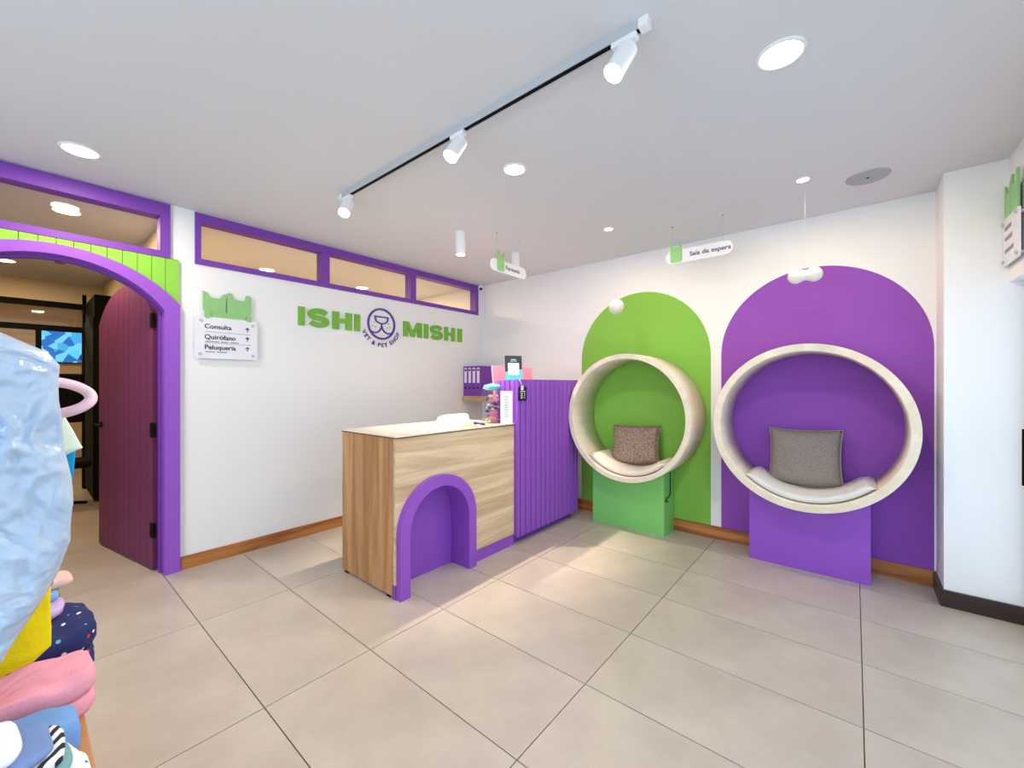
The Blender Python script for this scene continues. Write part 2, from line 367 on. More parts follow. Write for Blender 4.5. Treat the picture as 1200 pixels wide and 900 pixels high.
# track with three lamps
tr = thing('track_light', 'long white ceiling track carrying three spot lamps', 'track light', (1.464, 1.68, C - .035))
boxes('rail', [(1.446, 1.451, .575, 2.78, C - .032, C), (1.477, 1.482, .575, 2.78, C - .032, C), (1.451, 1.477, .575, 2.78, C - .006, C)], M_alu, tr)
box('rail_slot', 1.4511, 1.4769, .60, 2.755, C - .028, C - .0061, M_black, tr)
for y in (.575, 2.755): box('end_cap', 1.445, 1.483, y - .006, y + .03, C - .034, C - .0005, M_white, tr)
for yy, ax in ((2.70, (-.45, -.35, -.8)), (1.58, (-.5, .05, -.8)), (.665, (-.42, .28, -.85))):
    ax = Vector(ax).normalized(); p = Vector((1.464, yy, C - .034))
    bm = bmesh.new(); bx(bm, 1.448, 1.480, yy - .05, yy + .05, C - .052, C - .030, .003)
    e = p + Vector((0, 0, -.045)); cyl(bm, p, e, .007, n=12)
    s = e + Vector((.0, 0, -.01)) - ax * .03; q = s + ax * .125
    cyl(bm, s, q, .036, .038, 28)
    hd_ = from_bm('spot_head', bm, M_white, tr)
    bm = bmesh.new(); cyl(bm, q, q + ax * .003, .034, n=28); from_bm('lens', bm, mat('lit_spot_lens', (255, 240, 214), .5, .2, emit=30), hd_)
    l = D.lights.new('spot_lamp', 'SPOT'); l.energy = 30; l.color = NEUT; l.spot_size = math.radians(100); l.spot_blend = .6; l.shadow_soft_size = .035
    lo = D.objects.new('spot_lamp', l); COL.objects.link(lo); lo.parent = tr; lo.location = q + ax * .01 - tr.location; lo.rotation_euler = ax.to_track_quat('-Z', 'Y').to_euler()
# ceiling cylinders above the desk
for x, lab in ((2.484, 'white ceiling cylinder lamp left of the hanging sign'), (3.246, 'white ceiling cylinder lamp half hidden behind the hanging sign')):
    t = thing('cylinder_lamp', lab, 'ceiling light', (x, 2.65, C - .2), 'white cylinder lamps over the desk')
    bm = bmesh.new(); n = 32
    R = [(.045, 0), (.045, -.2), (.038, -.2), (.036, -.188)]
    V = [[bm.verts.new((x + a * math.cos(2 * math.pi * i / n), 2.65 + a * math.sin(2 * math.pi * i / n), C + b)) for i in range(n)] for a, b in R]
    for k in range(3):
        for i in range(n): bm.faces.new((V[k][i], V[k][(i + 1) % n], V[k + 1][(i + 1) % n], V[k + 1][i]))
    bm.faces.new(V[0]); o = from_bm('body', bm, M_white, t)
    bm = bmesh.new(); cyl(bm, (x, 2.65, C - .19), (x, 2.65, C - .187), .0355, n=n); from_bm('lens', bm, M_emitw, t)
    l = D.lights.new('cylinder_bulb', 'SPOT'); l.energy = 200; l.color = WARM; l.spot_size = math.radians(66); l.spot_blend = .6; l.shadow_soft_size = .014
    lo = D.objects.new('cylinder_bulb', l); COL.objects.link(lo); lo.parent = t; lo.location = (0, 0, -.002)
# camera in the corner
sc = thing('security_camera', 'small white security camera with a black lens in the ceiling corner', 'camera', (3.985, 3.86, 2.66))
bm = bmesh.new(); cyl(bm, (3.99, 3.87, C), (3.99, 3.87, C - .025), .03, n=20); bmesh.ops.create_uvsphere(bm, u_segments=20, v_segments=12, radius=.034, matrix=Matrix.Translation((3.99, 3.87, C - .045))); from_bm('body', bm, M_white, sc, True)
bm = bmesh.new(); bmesh.ops.create_uvsphere(bm, u_segments=16, v_segments=10, radius=.02, matrix=Matrix.Translation((3.973, 3.848, C - .056))); from_bm('lens', bm, mat('black_gloss', (8, 8, 10), .1, .6), sc, True)

# ------------------------------------------------------------------ wall logo
lg = thing('wall_logo', 'green raised lettering ISHI MISHI with a round purple muzzle emblem', 'lettering', (2.6, A - .02, 1.88))
def wx(px):        # measured letter edges along the wall
    t = (px - 600) / 482.2655; return A * (.76896 + t * .63928) / (.63928 - t * .76896)
ZB, ZT = 1.938, 2.108; TH = (.002, .018)
def put(poly): slab('letter', poly, FW, *TH, M_logo_g, lg)
def L_I(a, b): put([(a, ZB), (b, ZB), (b, ZT), (a, ZT)])
def L_H(a, b):
    s = (b - a) * .33; zm = (ZB + ZT) / 2; h = .021
    put([(a, ZB), (a + s, ZB), (a + s, zm - h), (b - s, zm - h), (b - s, ZB), (b, ZB), (b, ZT), (b - s, ZT), (b - s, zm + h), (a + s, zm + h), (a + s, ZT), (a, ZT)])
def L_M(a, b):
    s = (b - a) * .24; c = (a + b) / 2; k = (b - a) * .13
    put([(a, ZB), (a + s, ZB), (a + s, ZB + .105), (c - k * .75, ZB), (c + k * .75, ZB), (b - s, ZB + .105), (b - s, ZB), (b, ZB), (b, ZT), (b - s * 1.15, ZT), (c, ZB + .062), (a + s * 1.15, ZT), (a, ZT)])
def L_S(a, b):
    w = .047; c = (a + b) / 2; rx = (b - a) / 2 - w / 2; ry = (ZT - ZB + .008) / 4 - w / 4; zu, zl = (ZT + ZB) / 2 + ry, (ZT + ZB) / 2 - ry
    pts = [(c + rx * math.cos(math.radians(t)), zu + ry * math.sin(math.radians(t))) for t in range(18, 271, 14)]
    pts += [(c + rx * math.cos(math.radians(t)), zl + ry * math.sin(math.radians(t))) for t in range(76, -163, -14)]
    bm = bmesh.new(); stroke(bm, pts, w, FW, *TH); from_bm('letter', bm, M_logo_g, lg)
L_I(wx(349), wx(356.4)); L_S(wx(360.2), wx(385)); L_H(wx(389), wx(411.6)); L_I(wx(415), wx(421.2))
L_M(wx(472), wx(493.6)); L_I(wx(496.4), wx(501.2)); L_S(wx(503.4), wx(518.2)); L_H(wx(520.2), wx(532.4)); L_I(wx(535.6), wx(540.6))
ex, ez, er = 2.497, 2.042, .158
bm = bmesh.new(); stroke(bm, arc(ex, ez, er, 0, 360, 48)[:-1], .020, FW, .002, .014, True)
cup = [(ex - .078, ez + .075), (ex + .078, ez + .075)] + [(ex + .078 * math.cos(math.radians(t)), ez + .07 - .066 * math.sin(math.radians(t)) ** .8) for t in range(12, 169, 12)]
stroke(bm, cup, .014, FW, .002, .014, True)
stroke(bm, [(ex, ez + .004), (ex, ez - .028)], .014, FW, .002, .014)
for s in (-1, 1): stroke(bm, [(ex + s * x, ez + y) for x, y in ((0, -.024), (.012, -.055), (.035, -.082), (.062, -.096), (.095, -.098), (.122, -.088))], .014, FW, .002, .0139)
from_bm('emblem', bm, M_logo_p, lg)
for s in (-1, 1):
    for dx, dz in ((.085, .01), (.105, -.025), (.072, -.035)):
        bm = bmesh.new(); cyl(bm, FW(ex + s * dx, ez + dz, .001), FW(ex + s * dx, ez + dz, .008), .0065, n=10); from_bm('whisker_dot', bm, M_logo_g, lg)
s_ = 'VET & PET SHOP'; a0, a1, rr = 200.5, 341.5, .246
wd = {' ': .55, '&': 1.1, 'V': 1.0, 'E': .9, 'T': .9, 'P': .95, 'S': .95, 'H': 1.05, 'O': 1.1}
tot = sum(wd[c] for c in s_); acc = 0
for c in s_:
    t = a0 + (a1 - a0) * (acc + wd[c] / 2) / tot; acc += wd[c]
    if c != ' ': bm = bmesh.new(); text_bm(bm, c, .060, FW, ex + rr * math.cos(math.radians(t)), ez + rr * math.sin(math.radians(t)), .001, .008, .0012, 1, 'CENTER', math.radians(t + 90)); from_bm('small_letter', bm, M_logo_p, lg)

# ------------------------------------------------------------------ direction sign beside the door (plain green cut-outs, no faces)
def cat_head(u0, u1, v0, v1, pointy=True):
    w = u1 - u0; h = v1 - v0; r = w * .16; ear = h * .30
    if pointy:
        return arc(u0 + r, v0 + r, r, 180, 270, 5) + arc(u1 - r, v0 + r, r, 270, 360, 5) + [(u1, v1 - .04 * h), (u1 - .10 * w, v1 - .05 * h), (u1 - .28 * w, v1 - ear), (u0 + .36 * w, v1 - ear), (u0 + .18 * w, v1 - .06 * h), (u0, v1)]
    e = w * .24
    return arc(u0 + r, v0 + r, r, 180, 270, 5) + arc(u1 - r, v0 + r, r, 270, 360, 5) + arc(u1 - e / 2, v1 - e / 2, e / 2, 0, 180, 6) + [(u1 - e, v1 - ear), (u0 + e, v1 - ear)] + arc(u0 + e / 2, v1 - e / 2, e / 2, 0, 180, 6)
ds = thing('direction_sign', 'clear acrylic direction sign with green cut-outs beside the arched door', 'sign', (1.08, A - .03, 1.60))
slab('plate', rrect(.868, 1.297, 1.600, 1.925, .02), FW, .020, .028, M_acr, ds)
slab('green_cutout', cat_head(.922, 1.072, 1.965, 2.125), FW, .014, .022, M_topper, ds)
slab('green_cutout', cat_head(1.080, 1.252, 1.960, 2.135, False), FW, .014, .022, M_topper, ds)
slab('green_cutout', [(.945, 1.925), (1.245, 1.925), (1.245, 1.975), (.945, 1.975)], FW, .012, .020, M_topper, ds)
for u in (.93, 1.215): slab('green_paw', rrect(u, u + .036, 1.915, 1.965, .01), FW, .024, .032, M_topper, ds)
for u, v in ((.905, 1.895), (1.262, 1.885), (.900, 1.635), (1.262, 1.635)):
    bm = bmesh.new(); cyl(bm, FW(u, v, .0), FW(u, v, .034), .011, n=16); from_bm('standoff', bm, M_alu, ds)
for s, v in (('Consulta', 1.835), ('Quirófano', 1.752), ('Peluquería', 1.672)):
    bm = bmesh.new(); text_bm(bm, s, .050, FW, .928, v, .0282, .030, .0007, 1.0); from_bm('word', bm, M_txt, ds)
for v in (1.838, 1.760, 1.678):
    bm = bmesh.new(); stroke(bm, [(1.222, v - .008), (1.222, v + .022)], .006, FW, .0282, .030); stroke(bm, [(1.208, v + .010), (1.222, v + .025), (1.236, v + .010)], .006, FW, .0282, .0299); from_bm('arrow', bm, M_txt, ds)
bm = bmesh.new()
for v in (1.808, 1.722): stroke(bm, [(.93, v), (1.25, v)], .003, FW, .0282, .0295)
x = .935
for w_, v in ((.09, 1.733), (.05, 1.733), (.06, 1.733), (.06, 1.652), (.07, 1.652)):
    if v == 1.652 and x > 1.05: x = .935
    stroke(bm, [(x, v), (x + w_, v)], .008, FW, .0282, .0293); x += w_ + .012
from_bm('fine_lines', bm, M_grey, ds)

# hanging signs
def hanging_sign(label, fr, u0, u1, v0, v1, words, wu, wires, tu, size):
    t = thing('hanging_sign', label, 'sign', fr((u0 + u1) / 2, v0)); h = (v1 - v0) / 2
    slab('plate', arc(u1 - h, v0 + h, h, -90, 90, 12) + arc(u0 + h, v0 + h, h, 90, 270, 12), fr, -.004, .004, M_acr, t)
    slab('green_cutout', cat_head(tu, tu + .095, v0 + .008, v1 + .075, False), fr, .0042, .009, M_topper, t)
    bm = bmesh.new(); text_bm(bm, words, size, fr, wu, v0 + h - size * .28, .0042, .006, .0002, 1.08); from_bm('words', bm, M_txt, t)
    for u in wires:
        tube('wire', [fr(u, v1 - .012), fr(u, C)], .0006, M_alu, t, 6)
        bm = bmesh.new(); cyl(bm, fr(u, C - .006), fr(u, C), .006, n=12); from_bm('ceiling_hook', bm, M_grey, t)
hanging_sign('white capsule sign Farmacia hanging from the ceiling over the desk', Fr((0, 2.42, 0), (1, 0, 0), (0, 0, 1), (0, -1, 0)), 2.615, 3.12, 2.395, 2.50, 'Farmacia', 2.815, (2.70, 3.015), 2.70, .052)
hanging_sign('white capsule sign Sala de espera hanging before the mural wall', Fr((3.55, 0, 0), (0, -1, 0), (0, 0, 1), (-1, 0, 0)), -1.236, -.722, 2.415, 2.525, 'Sala de espera', -1.045, (-1.184, -.795), -1.20, .050)
# sign on the lintel
FC = Fr((3.74, -.704, 0), (-1, 0, 0), (0, 0, 1), (0, 1, 0))
cs = thing('wall_sign', 'clear acrylic sign with green cut-outs on the lintel by the pillar', 'sign', FC(.15, 2.05))
slab('plate', rrect(.005, .30, 2.09, 2.36, .012), FC, .016, .026, M_acr, cs)
slab('green_cutout', cat_head(.02, .14, 2.36, 2.56), FC, .014, .024, M_topper, cs)
slab('green_cutout', cat_head(.145, .275, 2.355, 2.58, False), FC, .014, .024, M_topper, cs)
bm = bmesh.new()
for i, v in enumerate((2.30, 2.24, 2.17)): stroke(bm, [(.05, v), (.17 + .02 * i, v)], .022, FC, .0262, .0275); 
from_bm('word_lines', bm, M_grey, cs)
for u, v in ((.025, 2.335), (.025, 2.115), (.28, 2.335), (.28, 2.115)):
    bm = bmesh.new(); cyl(bm, FC(u, v, 0), FC(u, v, .036), .010, n=14); from_bm('standoff', bm, M_alu, cs)
dh = thing('door_pull', 'dark upright door pull at the right edge of the picture', 'door handle', (3.42, -.74, .86))
bm = bmesh.new(); cyl(bm, (3.42, -.70, .86), (3.42, -.70, 1.16), .014, n=16); from_bm('bar', bm, M_black, dh)
for z in (.90, 1.12):
    bm = bmesh.new(); cyl(bm, (3.42, -.80, z), (3.42, -.70, z), .008, n=12); from_bm('mount', bm, M_black, dh)

# ------------------------------------------------------------------ reception desk
dk = thing('reception_desk', 'low reception desk of pale oak with a purple arched niche', 'desk', (2.16, 2.6, 0))
box('side_panel', 1.562, 1.590, 2.303, 2.955, .016, 1.044, M_oaks, dk, .001)
for y in (2.36, 2.90): box('foot', 1.563, 1.60, y - .02, y + .02, 0, .016, M_black, dk)
FD = Fr((0, 2.28, 0), (1, 0, 0), (0, 0, 1), (0, -1, 0)); NX, NR, NI, NZ = 1.9165, .3455, .268, .412
q = [(1.562, .095), (NX - NR + .01, .095)] + arc(NX, NZ, NR - .01, 180, 0, 32) + [(NX + NR - .01, .095), (2.770, .095), (2.770, 1.044), (1.562, 1.044)]
slab('front_panel', q, FD, 0, -.02, M_oakf, dk)
box('plinth', 1.562, NX - NR + .01, 2.284, 2.31, 0, .0945, M_purple, dk); box('plinth', NX + NR - .01, 2.770, 2.284, 2.31, 0, .0945, M_purple, dk)
bm = bmesh.new(); fr = Fr((0, 2.235, 0), (1, 0, 0), (0, 0, 1), (0, 1, 0))
po = [(NX + NR, 0)] + arc(NX, NZ, NR, 0, 180, 32) + [(NX - NR, 0)]; pi = [(NX + NI, 0)] + arc(NX, NZ, NI, 0, 180, 32) + [(NX - NI, 0)]
V = [[bm.verts.new(fr(*p, nn)) for p in pp] for nn in (0, .205) for pp in (po, pi)]
for i in range(len(po) - 1):
    bm.faces.new((V[0][i], V[0][i + 1], V[1][i + 1], V[1][i])); bm.faces.new((V[2][i], V[2][i + 1], V[3][i + 1], V[3][i]))
    bm.faces.new((V[0][i], V[0][i + 1], V[2][i + 1], V[2][i])); bm.faces.new((V[1][i], V[1][i + 1], V[3][i + 1], V[3][i]))
for i in (0, len(po) - 1): bm.faces.new((V[0][i], V[1][i], V[3][i], V[2][i]))
from_bm('arch_surround', bm, M_purple, dk)
slab('niche_back', po, Fr((0, 2.4405, 0), (1, 0, 0), (0, 0, 1), (0, 1, 0)), 0, .015, M_purple, dk)
box('worktop', 1.560, 2.770, 2.276, 2.965, 1.050, 1.060, mat('cream_gloss_top', (236, 224, 204), .12, .5), dk, .001)
box('worktop_edge', 1.559, 2.7705, 2.275, 2.966, 1.0441, 1.0499, mat('dark_edge', (70, 56, 46), .5), dk)
box('inner_panel', 2.735, 2.769, 2.31, 2.95, .016, 1.044, M_oaks, dk)
# tall slatted front beside the desk
sl = thing('slatted_counter', 'tall purple slatted counter front beside the oak desk', 'counter', (3.27, 2.36, 0))
box('body', 2.779, 3.796, 2.276, 2.50, .075, 1.432, M_purple, sl)
box('plinth', 2.80, 3.74, 2.31, 2.46, 0, .075, M_purpled, sl)
edges = [2.779] + [2.819 + .0763 * i for i in range(13)] + [3.798]
bmq = None
for i in range(len(edges) - 1):
    a, b = edges[i] + .0 if i == 0 else edges[i] + .004, edges[i + 1] - .004
    if b - a < .01: continue
    c = min(.010, (b - a) * .3)
    slab('slat', [(a, 2.276), (a, 2.250), (a + .004, 2.244), (b - c, 2.244), (b, 2.260), (b, 2.276)], Fr((0, 0, .068), (1, 0, 0), (0, 1, 0), (0, 0, 1)), 0, 1.372, M_purple, sl)

for i in range(4): slab('slat', [(2.278 + i * .055, 2.7785), (2.283 + i * .055, 2.771), (2.324 + i * .055, 2.771), (2.329 + i * .055, 2.7785)], Fr((0, 0, .068), (0, 1, 0), (1, 0, 0), (0, 0, 1)), 1.0, 1.36, M_purple, sl)

# things on the desk and counter
ZD, ZC = 1.060, 1.432
# clear box of pet toys
bxx = thing('clear_box', 'clear acrylic box filled with colourful bows and toys', 'box', (2.67, 2.45, ZD))
bx0, bx1, by0, by1, bh = 2.61, 2.735, 2.375, 2.525, .285
boxes('clear_walls', [(bx0, bx1, by0, by0 + .003, ZD, ZD + bh), (bx0, bx1, by1 - .003, by1, ZD, ZD + bh), (bx0, bx0 + .003, by0 + .003, by1 - .003, ZD, ZD + bh), (bx1 - .003, bx1, by0 + .003, by1 - .003, ZD, ZD + bh), (bx0 + .003, bx1 - .003, by0 + .003, by1 - .003, ZD, ZD + .003)], glass('box_acrylic', (.99, .99, 1), .045), bxx)
cols = [((236, 96, 176), 'hot pink'), ((244, 140, 90), 'coral'), ((60, 40, 60), 'dark plum'), ((150, 130, 200), 'lilac'), ((240, 190, 90), 'yellow'), ((220, 220, 230), 'white'), ((90, 60, 170), 'violet'), ((240, 120, 130), 'salmon')]
def bow(name, c, s, m, lab, group=None):
    """a ribbon bow: two puffed loops and a knot"""
    t = thing(name, lab, 'bow', c, group); c = Vector(c)
    a = random.uniform(0, math.pi); d = Vector((math.cos(a), math.sin(a), random.uniform(-.2, .3))).normalized()
    for k in (-1, 1):
        bm = bmesh.new(); bmesh.ops.create_icosphere(bm, subdivisions=2, radius=1)
        q = d.to_track_quat('X', 'Z').to_matrix().to_4x4()
        for v in bm.verts:
            v.co.z *= .62; f = .45 + .55 * (v.co.x * k + 1) / 2; v.co.y *= f; v.co.z *= f + .12 * math.sin(v.co.y * 7)
            v.co *= s; v.co.x += k * s * .85
        bmesh.ops.transform(bm, matrix=Matrix.Translation(c + Vector((0, 0, s * .62))) @ q, verts=bm.verts); from_bm('loop', bm, m, t, True)
    bm = bmesh.new(); bmesh.ops.create_icosphere(bm, subdivisions=1, radius=s * .34, matrix=Matrix.Translation(c + Vector((0, 0, s * .62)))); from_bm('knot', bm, m, t, True)
    return t
lev = [0, 0, 4, 1, 0, 6, 0, 7, 2, 2, 5, 3, 6, 2, 5, 7, 3, 2, 5, 1, 6]
for i, ci in enumerate(lev):
    rgb, nm = cols[ci]; tier, k = divmod(i, 3); dx, dy = ((-.012, -.026), (.012, -.026), (0, .026))[k]
    bow('ribbon_bow', ((bx0 + bx1) / 2 + dx, (by0 + by1) / 2 + dy, ZD + .006 + tier * .036), .025, mat('ribbon_' + nm.replace(' ', '_'), rgb, .45, .4), f"{nm} ribbon bow {('at the bottom', 'in the second layer', 'in the third layer', 'in the fourth layer', 'in the fifth layer', 'in the sixth layer', 'at the top')[tier]} {('at the left', 'at the right', 'at the back')[k]} of the clear box", 'bows in the clear box')
bow('ribbon_bow', (2.42, 2.36, ZD), .028, mat('ribbon_violet', (90, 60, 170), .45), 'violet bow lying on the worktop before the clear box')
bag = bmesh.new(); bmesh.ops.create_icosphere(bag, subdivisions=3, radius=1)
for v in bag.verts:
    k = noise.noise(v.co * 2.2) * .25; v.co = Vector((v.co.x * .085, v.co.y * .07, v.co.z * .030)) * (1 + k) + Vector((2.672, 2.45, ZD + .312))
tag(from_bm('teal_bag', bag, mat('teal_film', (96, 190, 190), .25, .5), None, True), 'crumpled teal packet lying on top of the clear box', 'packet')
pc = thing('price_card', 'white printed sheet standing beside the clear box', 'card', (2.715, 2.38, ZD))
FP = Fr((2.70, 2.31, ZD), (.25, .968, 0), (0, 0, 1), (-.968, .25, 0)); FP = Fr((2.683, 2.362, ZD), (.64, -.768, 0), (0, 0, 1), (-.768, -.64, 0))
slab('sheet', [(0, 0), (.105, 0), (.105, .28), (0, .28)], FP, 0, .003, mat('white_card', (244, 244, 250), .5), pc)
bm = bmesh.new()
for i in range(14): stroke(bm, [(.030, .235 - i * .014), (.072, .235 - i * .014)], .004, FP, .0031, .0036)
from_bm('print_lines', bm, M_grey, pc)
lf = slab('paper_leaflet', [(2.25, 2.33), (2.50, 2.31), (2.56, 2.44), (2.30, 2.47)], Fr((0, 0, ZD), (1, 0, 0), (0, 1, 0), (0, 0, 1)), .0002, .003, mat('yellow_paper', (244, 214, 120), .5))
tag(lf, 'flat yellow paper leaflet on the worktop near the clear box', 'paper')
# pink monitor on the inner desk behind the tall counter
box('inner_desk', 2.779, 3.796, 2.502, 2.955, .98, 1.005, M_oakf, sl); box('inner_leg', 3.768, 3.795, 2.505, 2.95, 0, .98, M_oaks, sl); box('inner_leg', 2.781, 2.806, 2.505, 2.95, 0, .98, M_oaks, sl)
lp = thing('computer_monitor', 'pink computer monitor seen from behind above the slatted counter', 'monitor', (3.18, 2.62, 1.005)); M_pk = mat('pink_shell', (232, 150, 168), .4, .5)
FLP = Fr((3.18, 2.60, 1.215), (1, 0, 0), (0, .10, .995), (0, -.995, .10))
slab('shell', rrect(-.305, .305, 0, .36, .02), FLP, -.012, .006, M_pk, lp); slab('screen', rrect(-.298, .298, .01, .352, .012), FLP, -.014, -.0121, M_black, lp)
slab('stand', [(-.09, -.09), (.09, -.09), (.07, .16), (-.07, .16)], Fr((3.18, 2.575, 1.10), (1, 0, 0), (0, .05, 1), (0, -1, 0)), 0, .006, M_pk, lp); box('foot', 3.09, 3.27, 2.54, 2.74, 1.005, 1.012, M_pk, lp)
# payment stand (the code itself is left out)
ps = thing('payment_stand', 'black and teal payment card stand on the slatted counter', 'stand', (2.76, 2.27, ZC))
FPS = Fr((2.705, 2.285, ZC + .003), (.80, -.60, 0), (-.06, -.08, .995), (-.60, -.80, -.1))
FPS = Fr((2.745, 2.352, ZC), (.80, -.60, 0), (.10, .13, .986), (-.59, -.79, .16))
slab('panel', rrect(-.005, .150, 0, .222, .004), FPS, 0, .004, mat('stand_black', (34, 32, 40), .35), ps)
slab('teal_band', [(-.004, .001), (.149, .001), (.149, .10), (-.004, .075)], FPS, .0041, .006, mat('stand_teal', (96, 200, 204), .35), ps)
slab('white_panel', rrect(.022, .122, .048, .155, .004), FPS, .0062, .008, mat('white_card', (244, 244, 250)), ps)
bm = bmesh.new(); stroke(bm, [(.05, .186), (.098, .186)], .010, FPS, .0042, .0055); stroke(bm, [(.044, .172), (.106, .172)], .006, FPS, .0042, .0055); from_bm('print_lines', bm, mat('pale_teal_print', (140, 200, 210), .5), ps)
slab('back_leg', [(.03, 0), (.12, 0), (.12, .12), (.03, .12)], Fr(FPS.o + Vector((.045, .06, 0)), FPS.u, (-.16, -.20, .966), (.59, .79, .2)), 0, .003, mat('stand_black', (34, 32, 40)), ps)
nt_ = thing('hanging_tag', 'dark navy tag hanging by a pale strap on the purple slats', 'tag', (2.80, 2.22, 1.26))
FT = Fr((2.777, 2.2425, 0), (1, 0, 0), (0, 0, 1), (0, -1, 0))
slab('card', rrect(0, .115, 1.255, 1.375, .006), FT, .0, .008, mat('navy_card', (26, 24, 52), .3, .5), nt_)
tube('strap', [FT(.01, 1.438, .006), FT(.03, 1.41, .010), FT(.045, 1.37, .011)], .004, mat('pale_strap', (226, 210, 232), .5), nt_, 8)
slab('clip', rrect(.03, .062, 1.345, 1.385, .012), FT, .0082, .014, M_white, nt_)
bm = bmesh.new(); stroke(bm, [(.02, 1.335), (.095, 1.335)], .007, FT, .0082, .009)
for i in range(3):
    stroke(bm, [(.03, 1.316 - i * .018), (.055, 1.316 - i * .018)], .010, FT, .0082, .009); stroke(bm, [(.075, 1.316 - i * .018), (.09, 1.316 - i * .018)], .007, FT, .0082, .009)
from_bm('print', bm, M_white, nt_)
# wall shelf with folders
sh = tag(box('wall_shelf', 3.68, B - .001, 3.56, A - .001, 1.185, 1.248, wood('shelf_oak', (170, 130, 88), (214, 180, 134), 0, .5, 9), None, .001), 'short oak shelf in the corner under the purple folders', 'shelf')
def folder(y0, lab):
    t = thing('ring_binder', lab, 'binder', (3.86, y0 + .037, 1.248), 'purple folders on the corner shelf'); w = .072
    boxes('cover', [(3.70, 3.704, y0, y0 + w, 1.248, 1.628), (3.704, 4.02, y0, y0 + .004, 1.248, 1.628), (3.704, 4.02, y0 + w - .004, y0 + w, 1.248, 1.628)], M_purpled, t)
    box('paper_block', 3.75, 4.0, y0 + .01, y0 + w - .01, 1.26, 1.60, mat('white_card', (244, 244, 250)), t)
    box('spine_label', 3.6985, 3.7, y0 + .014, y0 + w - .014, 1.415, 1.605, mat('label_white', (236, 230, 246), .6), t)
    box('label_heading', 3.6978, 3.6985, y0 + .02, y0 + w - .02, 1.565, 1.59, M_txt, t)
    bm = bmesh.new(); cyl(bm, (3.696, y0 + w / 2, 1.35), (3.70, y0 + w / 2, 1.35), .012, n=16); from_bm('finger_hole', bm, M_black, t)
for k, lab in enumerate(('purple ring binder at the right end of the corner shelf', 'third purple ring binder from the left on the corner shelf', 'second purple ring binder from the left on the corner shelf', 'purple ring binder at the left end of the corner shelf, against the wall')):
    folder(3.592 + k * .0755, lab)
# chair behind the desk
ch = thing('desk_chair', 'white chair behind the reception desk, only its back showing', 'chair', (2.98, 3.42, 0))
bm = bmesh.new(); bmesh.ops.create_grid(bm, x_segments=14, y_segments=8, size=.5)
for v in bm.verts:
    u, w_ = v.co.x * 2, v.co.y * 2; v.co = Vector((2.98 + u * .24 * (1 - .12 * max(0, w_) ** 3), 3.30 + .07 * (1 - u * u) * -1 + .08 * -.3 * w_, .80 + w_ * .285 - .03 * abs(u) ** 4))
r = bmesh.ops.extrude_face_region(bm, geom=bm.faces[:])
for v in r['geom']:
    if isinstance(v, bmesh.types.BMVert): v.co.y += .03
from_bm('backrest', bm, M_white, ch, True)
bm = bmesh.new(); bx(bm, 2.75, 3.21, 3.28, 3.70, .43, .48, .02); from_bm('seat', bm, M_white, ch)
for x in (2.78, 3.18):
    for y in (3.31, 3.67): box('leg', x - .015, x + .015, y - .015, y + .015, 0, .43, M_alu, ch)

# ------------------------------------------------------------------ ring seats
def ring_seat(yc, zc, m, by0, by1, nm):
    t = thing('round_bench', f'round birch ring bench on a {nm} box', 'bench', ((3.60 + B) / 2, yc, 0)); R, r, xf, xb = (.598 if nm == 'green' else .603), .550, 3.60, B - .002
    bm = bmesh.new(); n = 96
    prof = [(xf, R - .003), (xf + .003, R), (xb, R), (xb, r), (xf + .003, r), (xf, r + .003)]
    V = [[bm.verts.new((x, yc + q * math.cos(2 * math.pi * i / n), zc + q * math.sin(2 * math.pi * i / n))) for i in range(n)] for x, q in prof]
    for k in range(6):
        for i in range(n): bm.faces.new((V[k][i], V[k][(i + 1) % n], V[(k + 1) % 6][(i + 1) % n], V[(k + 1) % 6][i]))
    o = from_bm('ring', bm, M_birch, t)
    for p in o.data.polygons: p.use_smooth = abs(p.normal.x) < .5
    k = 20; q = [(by0, 0), (by1, 0)] + [(by1 + (by0 - by1) * i / k, zc - math.sqrt(R ** 2 - (by1 + (by0 - by1) * i / k - yc) ** 2) - .001) for i in range(k + 1)]
    slab('base_box', q, Fr((3.775, 0, 0), (0, 1, 0), (0, 0, 1), (1, 0, 0)), 0, B - .018 - 3.775, m, t)
ring_seat(1.645, 1.084, M_green, 1.335, 2.06, 'green'); ring_seat(.275, 1.086, M_purple, -.088, .650, 'purple')
def fabric(name, rgb, rgb2, scale, bump=.5, rough=.8):
    m = D.materials.new(name); m.use_nodes = True; nt = m.node_tree; N = nt.nodes; L = nt.links; p = N['Principled BSDF']
    p.inputs['Roughness'].default_value = rough; p.inputs['Specular IOR Level'].default_value = .2
    tc = N.new('ShaderNodeTexCoord'); v = N.new('ShaderNodeTexVoronoi'); v.inputs['Scale'].default_value = scale; L.new(tc.outputs['Object'], v.inputs['Vector'])
    n = N.new('ShaderNodeTexNoise'); n.inputs['Scale'].default_value = scale * .9; n.inputs['Detail'].default_value = 3; L.new(tc.outputs['Object'], n.inputs['Vector'])
    r = N.new('ShaderNodeValToRGB'); r.color_ramp.elements[0].color = (*lin(rgb2), 1); r.color_ramp.elements[1].color = (*lin(rgb), 1)
    r.color_ramp.elements[0].position = .4; r.color_ramp.elements[1].position = .58
    L.new(n.outputs['Fac'], r.inputs[0]); L.new(r.outputs[0], p.inputs['Base Color'])
    b = N.new('ShaderNodeBump'); b.inputs['Strength'].default_value = bump; b.inputs['Distance'].default_value = .004
    L.new(v.outputs['Distance'], b.inputs['Height']); L.new(b.outputs[0], p.inputs['Normal']); MATS[name] = m; return m
